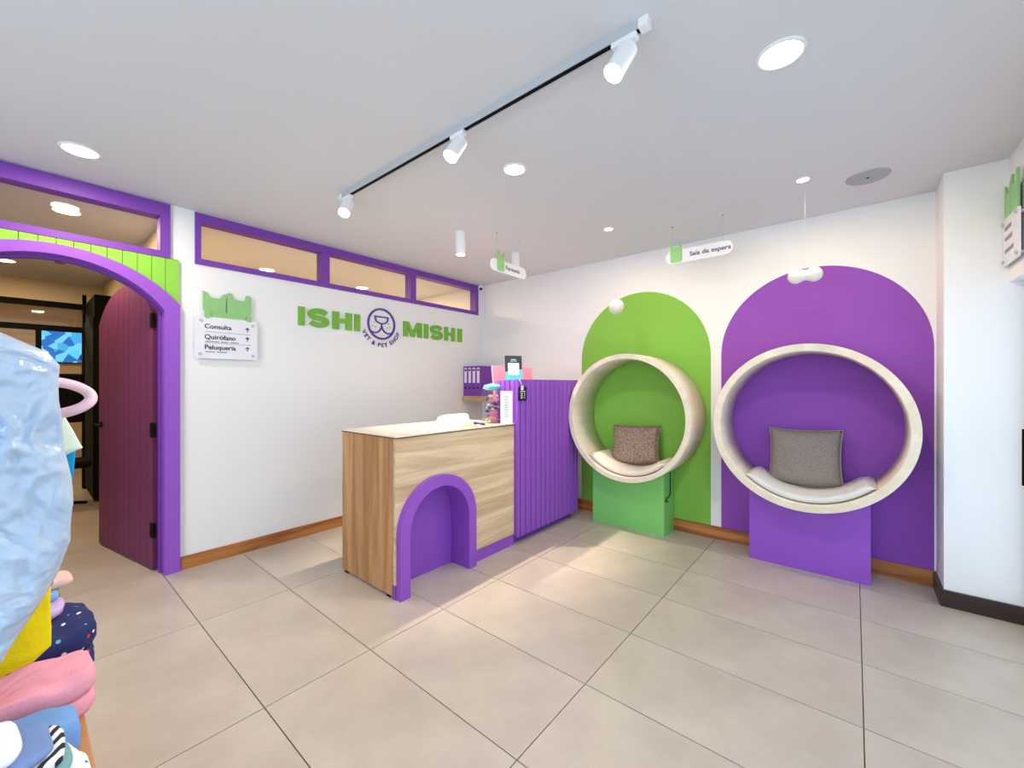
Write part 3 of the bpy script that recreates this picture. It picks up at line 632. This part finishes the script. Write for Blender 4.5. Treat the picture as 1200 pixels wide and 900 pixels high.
def pad(yc, zc, a0, a1, m, lab):
    """seat pad bent along the inside of the ring"""
    t = thing('seat_pad', lab, 'cushion', (3.83, yc, zc - .55)); R = .5485; th = .058; x0, x1 = 3.625, 4.03
    bm = bmesh.new(); na, nc = 44, 28; rings = []
    for i in range(na + 1):
        f = i / na; a = math.radians(a0 + (a1 - a0) * f); e = min(1, min(f, 1 - f) * 12) ; e = math.sqrt(max(0, 1 - (1 - e) ** 2)) * .93 + .07
        ring = []
        for j in range(nc):
            s = 2 * math.pi * j / nc; cx, cy = math.cos(s), math.sin(s)
            sx = math.copysign(abs(cx) ** .35, cx); sy = math.copysign(abs(cy) ** .55, cy)
            w = noise.noise(Vector((f * 9, sx * 1.5, sy))) * .004 + noise.noise(Vector((f * 26, sx * 3, sy))) * .002
            rr_ = R - th / 2 * e - .002 - sy * (th / 2 * e) - (w if sy > 0 else -abs(w)) * (1 if sy > .2 else 0) - (.010 * e if abs(sx) < .6 and sy > .5 else 0)
            rr_ = min(rr_, R)
            xx = (x0 + x1) / 2 + sx * (x1 - x0) / 2
            ring.append(bm.verts.new((xx, yc + rr_ * math.cos(a), zc + rr_ * math.sin(a))))
        rings.append(ring)
    for i in range(na):
        for j in range(nc): bm.faces.new((rings[i][j], rings[i][(j + 1) % nc], rings[i + 1][(j + 1) % nc], rings[i + 1][j]))
    bm.faces.new(rings[0]); bm.faces.new(rings[-1]); from_bm('pad', bm, m, t, True)
    pts = []
    for i in range(40):
        a = math.radians(a0 + (a1 - a0) * (.03 + .94 * i / 39)); rr_ = R - th * .86; pts.append((x0 + .008, yc + rr_ * math.cos(a), zc + rr_ * math.sin(a)))
    tube('piping', pts, .0035, m, t, 6)
M_pad = mat('pale_vinyl', (222, 220, 216), .35, .5, bump=.08, bscale=30)
pad(.275, 1.086, 224, 314, M_pad, 'pale vinyl pad curved along the bottom of the purple seat ring')
pad(1.645, 1.084, 227, 315, mat('cream_vinyl', (232, 224, 210), .4, .5, bump=.08, bscale=30), 'cream pad curved along the bottom of the green seat ring')
def pillow(c, w, h, th, tilt, rotz, m, mp, lab, roll=0):
    t = thing('throw_pillow', lab, 'pillow', c)
    N_ = 22; bm = bmesh.new(); vs = {}
    mtx = Matrix.Translation(Vector(c)) @ Matrix.Rotation(rotz, 4, 'Z') @ Matrix.Rotation(tilt, 4, 'Y') @ Matrix.Rotation(roll, 4, 'X')
    def pos(i, j, s):
        u, v = i / N_ * 2 - 1, j / N_ * 2 - 1
        pin = 1 - .07 * (1 - u * u) * abs(v) ** 2
        pu = 1 - .07 * (1 - v * v) * abs(u) ** 2
        bul = (max(0, (1 - u ** 4) * (1 - v ** 4))) ** .55
        x = s * th / 2 * bul * (1 + .18 * noise.noise(Vector((u * 2, v * 2, s + h * 9)))) 
        cr = .006 * noise.noise(Vector((u * 5, v * 3, s * 2 + w * 7))) * bul
        lift = .050 * u * u * ((1 - v) / 2) ** 2
        return mtx @ Vector((x + cr, u * w / 2 * pu, h / 2 + v * h / 2 * pin + lift))
    for s in (-1, 1):
        for i in range(N_ + 1):
            for j in range(N_ + 1):
                if s == 1 and (i in (0, N_) or j in (0, N_)): vs[(i, j, 1)] = vs[(i, j, -1)]; continue
                vs[(i, j, s)] = bm.verts.new(pos(i, j, s))
    for s in (-1, 1):
        for i in range(N_):
            for j in range(N_): bm.faces.new((vs[(i, j, s)], vs[(i + 1, j, s)], vs[(i + 1, j + 1, s)], vs[(i, j + 1, s)]))
    from_bm('cover', bm, m, t, True)
    rim = [pos(i, 0, 1) for i in range(N_)] + [pos(N_, j, 1) for j in range(N_)] + [pos(i, N_, 1) for i in range(N_, 0, -1)] + [pos(0, j, 1) for j in range(N_, 0, -1)]
    tube('piping', rim, .005, mp, t, 6, True)
M_tweed = fabric('brown_tweed', (198, 172, 150), (96, 74, 62), 170, .7)
pillow((3.86, 1.655, .600), .47, .40, .15, math.radians(14), math.radians(4), M_tweed, M_tweed, 'brown tweed throw pillow in the green ring seat', math.radians(-2))
pillow((3.86, .295, .598), .47, .46, .15, math.radians(12), math.radians(-2), fabric('grey_linen', (158, 146, 138), (124, 113, 107), 240, .4), mat('grey_piping', (150, 140, 138), .6), 'dark grey linen throw pillow in the purple ring seat', math.radians(-1))
# cables beside the seats
tag(tube('power_cable', [(3.93, 1.331, .60), (3.93, 1.330, .42), (3.925, 1.328, .37), (3.88, 1.328, .345), (3.82, 1.328, .345), (3.80, 1.328, .325), (3.83, 1.328, .31), (3.87, 1.329, .31)], .004, M_black), 'short black cable on the right side of the green seat box', 'cable')
# hanging bones
def bone(c, axis, ln_, r, lab):
    t = thing('hanging_bone', lab, 'ornament', c, 'white bones on strings'); c = Vector(c); ax = Vector(axis).normalized()
    bm = bmesh.new(); n, k = 24, 28; q = ax.to_track_quat('Z', 'Y').to_matrix(); rings = []
    for i in range(k + 1):
        u = -1 + 2 * i / k; cl = abs(u)
        half = ln_ / 2
        s = math.sin(u * math.pi / 2) * half; e = half - r
        rad = math.sqrt(max(0, r * r - (abs(s) - e) ** 2)); f_ = max(0, 1 - abs(s) / (e + 1e-6))
        rad = max(rad, r * .70 if abs(s) < e else 0) if abs(s) < e else rad
        if abs(s) < e: rad = r * (.70 + .30 * math.sin(math.pi / 2 * abs(s) / e) ** 2)
        if i in (0, k): rad = .002
        rings.append([bm.verts.new(c + q @ Vector((rad * math.cos(2 * math.pi * j / n) * (1 + .12 * cl * math.cos(4 * math.pi * j / n)), rad * math.sin(2 * math.pi * j / n), s))) for j in range(n)])
    for i in range(k):
        for j in range(n): bm.faces.new((rings[i][j], rings[i][(j + 1) % n], rings[i + 1][(j + 1) % n], rings[i + 1][j]))
    bm.faces.new(rings[0]); bm.faces.new(rings[-1]); from_bm('bone', bm, mat('cream_foam', (240, 234, 222), .7, .2, bump=.2, bscale=30), t, True)
    tube('string', [c + Vector((0, 0, r * .6)), Vector((c.x, c.y, C))], .0003, mat('clear_line', (210, 210, 215), .3), t, 6)
bone((3.455, .260, 2.145), (0, 1, .0), .20, .050, 'white foam bone hanging broadside before the purple arch')
bone((3.455, 1.65, 2.096), (.78, .45, .0), .19, .062, 'white foam bone hanging end-on before the green arch')

# ------------------------------------------------------------------ beyond the door
tv = thing('wall_screen', 'lit blue screen with animal pictures beyond the glass partition', 'screen', (.42, 10.44, 1.7))
box('bezel', .245, .90, 10.44, 10.48, 1.76, 2.31, M_black, tv)
def screen_mat():
    m = D.materials.new('screen_picture'); m.use_nodes = True; nt = m.node_tree; N = nt.nodes; L = nt.links; p = N['Principled BSDF']
    tc = N.new('ShaderNodeTexCoord'); v = N.new('ShaderNodeTexVoronoi'); v.inputs['Scale'].default_value = 9; L.new(tc.outputs['Object'], v.inputs['Vector'])
    r = N.new('ShaderNodeValToRGB'); r.color_ramp.interpolation = 'CONSTANT'; e = r.color_ramp.elements
    e[0].position = 0; e[0].color = (*lin((40, 110, 190)), 1); e[1].position = .30; e[1].color = (*lin((110, 205, 240)), 1)
    for ps_, c in ((.5, (70, 170, 225)), (.64, (190, 225, 240)), (.75, (30, 60, 120)), (.82, (90, 200, 235))):
        q = e.new(ps_); q.color = (*lin(c), 1)
    s = N.new('ShaderNodeSeparateColor'); L.new(v.outputs['Color'], s.inputs[0]); L.new(s.outputs[0], r.inputs[0])
    p.inputs['Base Color'].default_value = (0, 0, 0, 1); L.new(r.outputs[0], p.inputs['Emission Color']); p.inputs['Emission Strength'].default_value = 1.0
    return m
box('picture', .26, .885, 10.436, 10.44, 1.775, 2.295, screen_mat(), tv)
dkc = thing('dark_cabinet', 'black cabinet standing beside the open purple door', 'cabinet', (.66, 7.4, 0))
box('carcass', .585, .764, 6.9, 7.88, .02, 2.46, M_black, dkc); box('door_panel', .575, .5845, 6.92, 7.86, .06, 2.2, mat('black_panel', (12, 9, 11), .7, .15), dkc)
oc = thing('office_chair', 'black office chair behind the wrapped garment, seen through the doorway', 'chair', (.34, 7.0, 0))
boxes('backrest', [(.16, .50, 7.0, 7.06, .95, 1.52)], M_black, oc, .02); box('seat', .12, .54, 6.62, 7.02, .46, .54, M_black, oc, .02)
bm = bmesh.new(); cyl(bm, (.33, 6.84, .06), (.33, 6.84, .46), .03); from_bm('stem', bm, M_black, oc)
for k in range(5):
    a = k * 2 * math.pi / 5; bm = bmesh.new(); cyl(bm, (.33, 6.84, .06), (.33 + .19 * math.cos(a), 6.84 + .19 * math.sin(a), .03), .022, .016, 10); from_bm('leg', bm, M_black, oc)
box('back_post', .31, .35, 7.02, 7.05, .50, .96, M_black, oc)

# ------------------------------------------------------------------ clothes stand in the left foreground
tb = thing('display_table', 'low amber wooden table under the pile of clothes', 'table', (-.4, 1.5, 0))
box('top', -.95, .118, .75, 2.35, .465, .50, M_tablew, tb, .003)
for x in (-.90, .06):
    for y in (.80, 2.28): box('leg', x, x + .05, y, y + .05, 0, .465, M_tablew, tb)
rk = thing('clothes_rack', 'black clothes rail above the display table', 'rack', (-.24, 1.6, .5))
bm = bmesh.new(); cyl(bm, (-.24, 1.0, 1.66), (-.24, 2.3, 1.66), .012, n=12); from_bm('rail', bm, M_black, rk)
for y in (1.02, 2.28):
    bm = bmesh.new(); cyl(bm, (-.24, y, .50), (-.24, y, 1.66), .012, n=12); from_bm('upright', bm, M_black, rk)
def garment(name, rows, y, th, m, lab, cat, wr=.012, fx=6, seed=0, xm=-.24, n=72, sub=10, crease=0):
    """a hanging cloth body: rows of (z, right edge x), mirrored about the rail; folds are real relief"""
    rows = sorted(rows, reverse=True); zs = []
    for i in range(len(rows) - 1):
        for k in range(sub): f = k / sub; zs.append((rows[i][0] * (1 - f) + rows[i + 1][0] * f, rows[i][1] * (1 - f) + rows[i + 1][1] * f))
    zs.append(rows[-1]); bm = bmesh.new(); R = []
    for zi, (z, xr) in enumerate(zs):
        hw = max(.004, xr - xm); ring = []
        e = min(1, zi / 6 + .25)
        for j in range(n):
            a = 2 * math.pi * j / n; c, s = math.cos(a), math.sin(a)
            x = xm + hw * math.copysign(abs(c) ** .75, c); yy = y + th * e * math.copysign(abs(s) ** .7, s)
            p = Vector((x * fx, z * fx * .7, seed + (1 if s > 0 else 0)))
            w = noise.noise(p) * wr + noise.noise(p * 2.3) * wr * .5 + abs(noise.noise(p * 4.1)) * wr * .45
            if crease:
                q = Vector((x * 5 + z * 3.2, z * 4.2 - x * 2, seed)); q += noise.noise_vector(q * 1.3) * .55
                for k_, am in ((.8, 1.0), (1.9, .6), (4.6, .2), (10, .1)): w -= max(0, .34 - abs(noise.noise(q * k_))) * crease * am / .34 * .9
            xw = noise.noise(Vector((z * 9, seed, c))) * wr * .35 if abs(c) > .8 else 0
            ring.append(bm.verts.new((x + xw, yy + w * (1 if s < 0 else -1) * min(1, abs(s) * 2), z)))
        R.append(ring)
    for i in range(len(R) - 1):
        for j in range(n): bm.faces.new((R[i][j], R[i][(j + 1) % n], R[i + 1][(j + 1) % n], R[i + 1][j]))
    bm.faces.new(R[0]); bm.faces.new(R[-1])
    t = thing(name, lab, cat, (xm, y, rows[-1][0]))
    from_bm('cloth', bm, m, t, True)
    tube('hanger_hook', [(xm, y, rows[0][0] - .01), (xm, y, 1.65), (xm + .014, y, 1.672), (xm, y, 1.684), (xm - .016, y, 1.672)], .003, M_alu, t, 6)
    return t
M_film = mat('blue_plastic_film', (194, 212, 232), .14, .7, vscale=5, rgb2=(160, 186, 216), bump=.25, bscale=26, coat=.5)
garment('wrapped_garment', [(1.58, -.19), (1.545, -.10), (1.515, -.022), (1.475, .046), (1.445, .066), (1.36, .066), (1.26, .074), (1.11, .089), (1.02, .084), (.955, .064), (.90, .040), (.765, -.03), (.68, -.09), (.65, -.15)], 1.475, .055, M_film, 'garment wrapped in pale blue plastic film at the left edge', 'garment bag', .016, 7, 3.1, n=220, sub=22, crease=.024)
garment('hanging_shirt', [(1.50, -.15), (1.47, -.02), (1.40, .04), (1.2, .05), (.95, .055), (.86, .058), (.80, .058), (.705, .058), (.68, .03), (.66, -.06), (.65, -.15)], 1.645, .03, mat('yellow_fleece', (246, 214, 20), .85, .15, bump=.2, bscale=120), 'bright yellow garment hanging below the plastic film', 'garment', .010, 8, 9.2)
# pink loop hanger with two light garments
def oval(cx, y, cz, a, b, n=40, p=1.0): return [(cx + a * math.cos(2 * math.pi * i / n), y + .01 * math.sin(4 * math.pi * i / n), cz + b * math.sin(2 * math.pi * i / n) * (1 - .18 * math.cos(2 * math.pi * i / n))) for i in range(n)]
tag(tube('loop_hanger', oval(.068, 1.66, 1.362, .066, .043), .0135, mat('pink_plastic', (246, 206, 220), .35, .5), None, 12, True, 1.0), 'pale pink loop hanger poking out beside the plastic film', 'hanger')
M_mint = mat('mint_white_cloth', (222, 240, 228), .85, .15)
garment('hanging_vest', [(1.45, -.2), (1.42, -.05), (1.38, .06), (1.31, .085), (1.26, .105), (1.215, .122), (1.20, .09), (1.19, .05)], 1.72, .018, M_mint, 'mint white vest corner hanging under the pink loop hanger', 'garment', .008, 8, 4)
garment('hanging_vest', [(1.42, -.2), (1.40, -.05), (1.36, .05), (1.26, .100), (1.22, .112), (1.14, .108), (1.08, .098), (1.06, .085)], 1.78, .015, mat('cyan_cloth', (20, 150, 214), .8, .2), 'bright blue vest strip hanging behind the mint vest', 'garment', .008, 8, 5)
garment('hanging_shirt', [(1.40, -.15), (1.3, .03), (1.0, .06), (.93, .088), (.90, .086), (.86, .072), (.80, .070), (.76, .05)], 1.86, .015, mat('blue_print_cloth', (70, 130, 200), .8, .2, vscale=40, rgb2=(30, 50, 110)), 'narrow blue printed garment strip under the film beside the floor', 'garment', .008, 8, 6)
# folded pile
def folded(name, cx, cy, w, d, z0, h, rot, m, lab, wr=.010, seed=0, layers=1):
    """a soft folded slab with rounded rim and rumpled top"""
    t = thing(name, lab, 'garment', (cx, cy, z0)); c, s = math.cos(rot), math.sin(rot)
    for k in range(layers):
        bm = bmesh.new(); n, rr_ = 56, 12; za, zb = z0 + h * k / layers, z0 + h * (k + 1) / layers; hh = (zb - za)
        rows = [(1, .0)]; grid = []
        lv = [(.96, 0), (1, .25), (1, .6), (.975, .9), (.93, 1)] + [(.93 * (1 - q / 7), 1) for q in range(1, 7)]
        for f, zz in lv:
            ring = []
            for j in range(n):
                a = 2 * math.pi * j / n; ca, sa = math.cos(a), math.sin(a)
                ux = math.copysign(abs(ca) ** .5, ca) * f; uy = math.copysign(abs(sa) ** .5, sa) * f
                ed = 1 + .05 * noise.noise(Vector((ca * 2, sa * 2, seed + k))) 
                x, y_ = ux * w / 2 * ed, uy * d / 2 * ed
                p = Vector((x * 14, y_ * 14, seed + k * .7)); nz = (noise.noise(p) * wr + noise.noise(p * 2.4) * wr * .5) * (zz if k == layers - 1 else zz * .25)
                ring.append(bm.verts.new((cx + x * c - y_ * s, cy + x * s + y_ * c, za + hh * zz * (.97 if zz == 1 else 1) + nz)))
            grid.append(ring)
        for i in range(len(grid) - 1):
            for j in range(n): bm.faces.new((grid[i][j], grid[i][(j + 1) % n], grid[i + 1][(j + 1) % n], grid[i + 1][j]))
        bm.faces.new(grid[0]); bm.faces.new(grid[-1])
        from_bm('fold', bm, m, t, True)
    return t
def stripes(name):
    m = D.materials.new(name); m.use_nodes = True; nt = m.node_tree; N = nt.nodes; L = nt.links; p = N['Principled BSDF']; p.inputs['Roughness'].default_value = .85
    tc = N.new('ShaderNodeTexCoord'); mp = N.new('ShaderNodeMapping'); mp.inputs['Rotation'].default_value = (0, 0, math.radians(35)); L.new(tc.outputs['Object'], mp.inputs[0])
    w = N.new('ShaderNodeTexWave'); w.inputs['Scale'].default_value = 16; L.new(mp.outputs[0], w.inputs['Vector'])
    r = N.new('ShaderNodeValToRGB'); r.color_ramp.interpolation = 'CONSTANT'; r.color_ramp.elements[0].color = (.02, .02, .03, 1); r.color_ramp.elements[1].position = .45; r.color_ramp.elements[1].color = (.85, .85, .88, 1)
    L.new(w.outputs['Fac'], r.inputs[0]); L.new(r.outputs[0], p.inputs['Base Color']); return m
def print_mat(name, ground, spots):
    m = D.materials.new(name); m.use_nodes = True; nt = m.node_tree; N = nt.nodes; L = nt.links; p = N['Principled BSDF']; p.inputs['Roughness'].default_value = .8
    tc = N.new('ShaderNodeTexCoord'); v = N.new('ShaderNodeTexVoronoi'); v.inputs['Scale'].default_value = 34; L.new(tc.outputs['Object'], v.inputs['Vector'])
    lt = N.new('ShaderNodeMath'); lt.operation = 'LESS_THAN'; lt.inputs[1].default_value = .20; L.new(v.outputs['Distance'], lt.inputs[0])
    s = N.new('ShaderNodeSeparateColor'); L.new(v.outputs['Color'], s.inputs[0])
    r = N.new('ShaderNodeValToRGB'); r.color_ramp.interpolation = 'CONSTANT'; e = r.color_ramp.elements
    e[0].color = (*lin(spots[0]), 1); e[1].position = .45; e[1].color = (*lin(spots[1]), 1)
    for i, c in enumerate(spots[2:]): q = e.new(.65 + .15 * i); q.color = (*lin(c), 1)
    L.new(s.outputs[0], r.inputs[0]); mx = N.new('ShaderNodeMix'); mx.data_type = 'RGBA'; L.new(lt.outputs[0], mx.inputs[0])
    mx.inputs[6].default_value = (*lin(ground), 1); L.new(r.outputs[0], mx.inputs[7]); L.new(mx.outputs[2], p.inputs['Base Color']); return m
M_navy = print_mat('navy_print_cloth', (24, 34, 96), [(230, 236, 246), (90, 180, 190), (220, 40, 60)])
M_pink = mat('pink_fleece', (244, 166, 184), .9, .15, bump=.15, bscale=150)
folded('folded_garment', -.06, 1.93, .44, .30, .50, .155, .1, M_navy, 'navy printed garment with small white motifs behind the pink fleece', .02, 2, 2)
folded('folded_garment', -.10, 2.02, .40, .18, .657, .026, -.1, mat('lilac_cloth', (206, 176, 222), .85), 'lilac garment folded on top of the navy print', .012, 5)
folded('folded_garment', -.10, 2.06, .38, .16, .684, .028, .15, mat('sky_cloth', (128, 176, 228), .85), 'sky blue folded garment on top of the lilac one', .012, 6)
folded('folded_garment', -.075, 2.10, .40, .14, .713, .022, .1, mat('blush_cloth', (226, 190, 178), .85), 'pale blush garment folded at the top behind the yellow one', .012, 8)
folded('folded_garment', -.078, 1.675, .44, .215, .50, .112, .08, M_pink, 'pink fleece garment spilling over the table pile', .022, 11, 2)
folded('folded_garment', -.10, 1.478, .40, .14, .50, .098, .05, mat('cornflower_fleece', (120, 164, 222), .9, .15), 'cornflower blue fleece folded in front of the pink one', .014, 14)
M_cot = mat('white_cotton', (238, 240, 246), .85)
for x, w, z, h, m, lab, sd in (
    (-.105, .43, .500, .030, M_cot, 'white cotton garment at the bottom of the front pile', 15),
    (-.110, .43, .531, .030, print_mat('blue_motif_cotton', (236, 240, 246), [(60, 150, 220), (40, 110, 200), (190, 210, 235)]), 'white garment with blue motifs second from the bottom of the front pile', 16),
    (-.118, .42, .562, .028, M_cot, 'plain white garment under the sea green one in the front pile', 21),
    (-.130, .41, .591, .026, mat('sea_green_cotton', (122, 168, 172), .85), 'sea green garment in the middle of the front pile', 17),
    (-.138, .41, .618, .026, stripes('striped_cotton'), 'black and white striped garment in the front pile', 18),
    (-.155, .40, .645, .020, mat('steel_blue_cotton', (120, 146, 196), .85), 'steel blue garment under the top of the front pile', 22),
    (-.185, .38, .666, .026, M_cot, 'white garment on top of the front pile', 19)):
    folded('folded_garment', x, 1.305, w, .18, z, h, .05, m, lab, .006 if z < .66 else .012, sd)
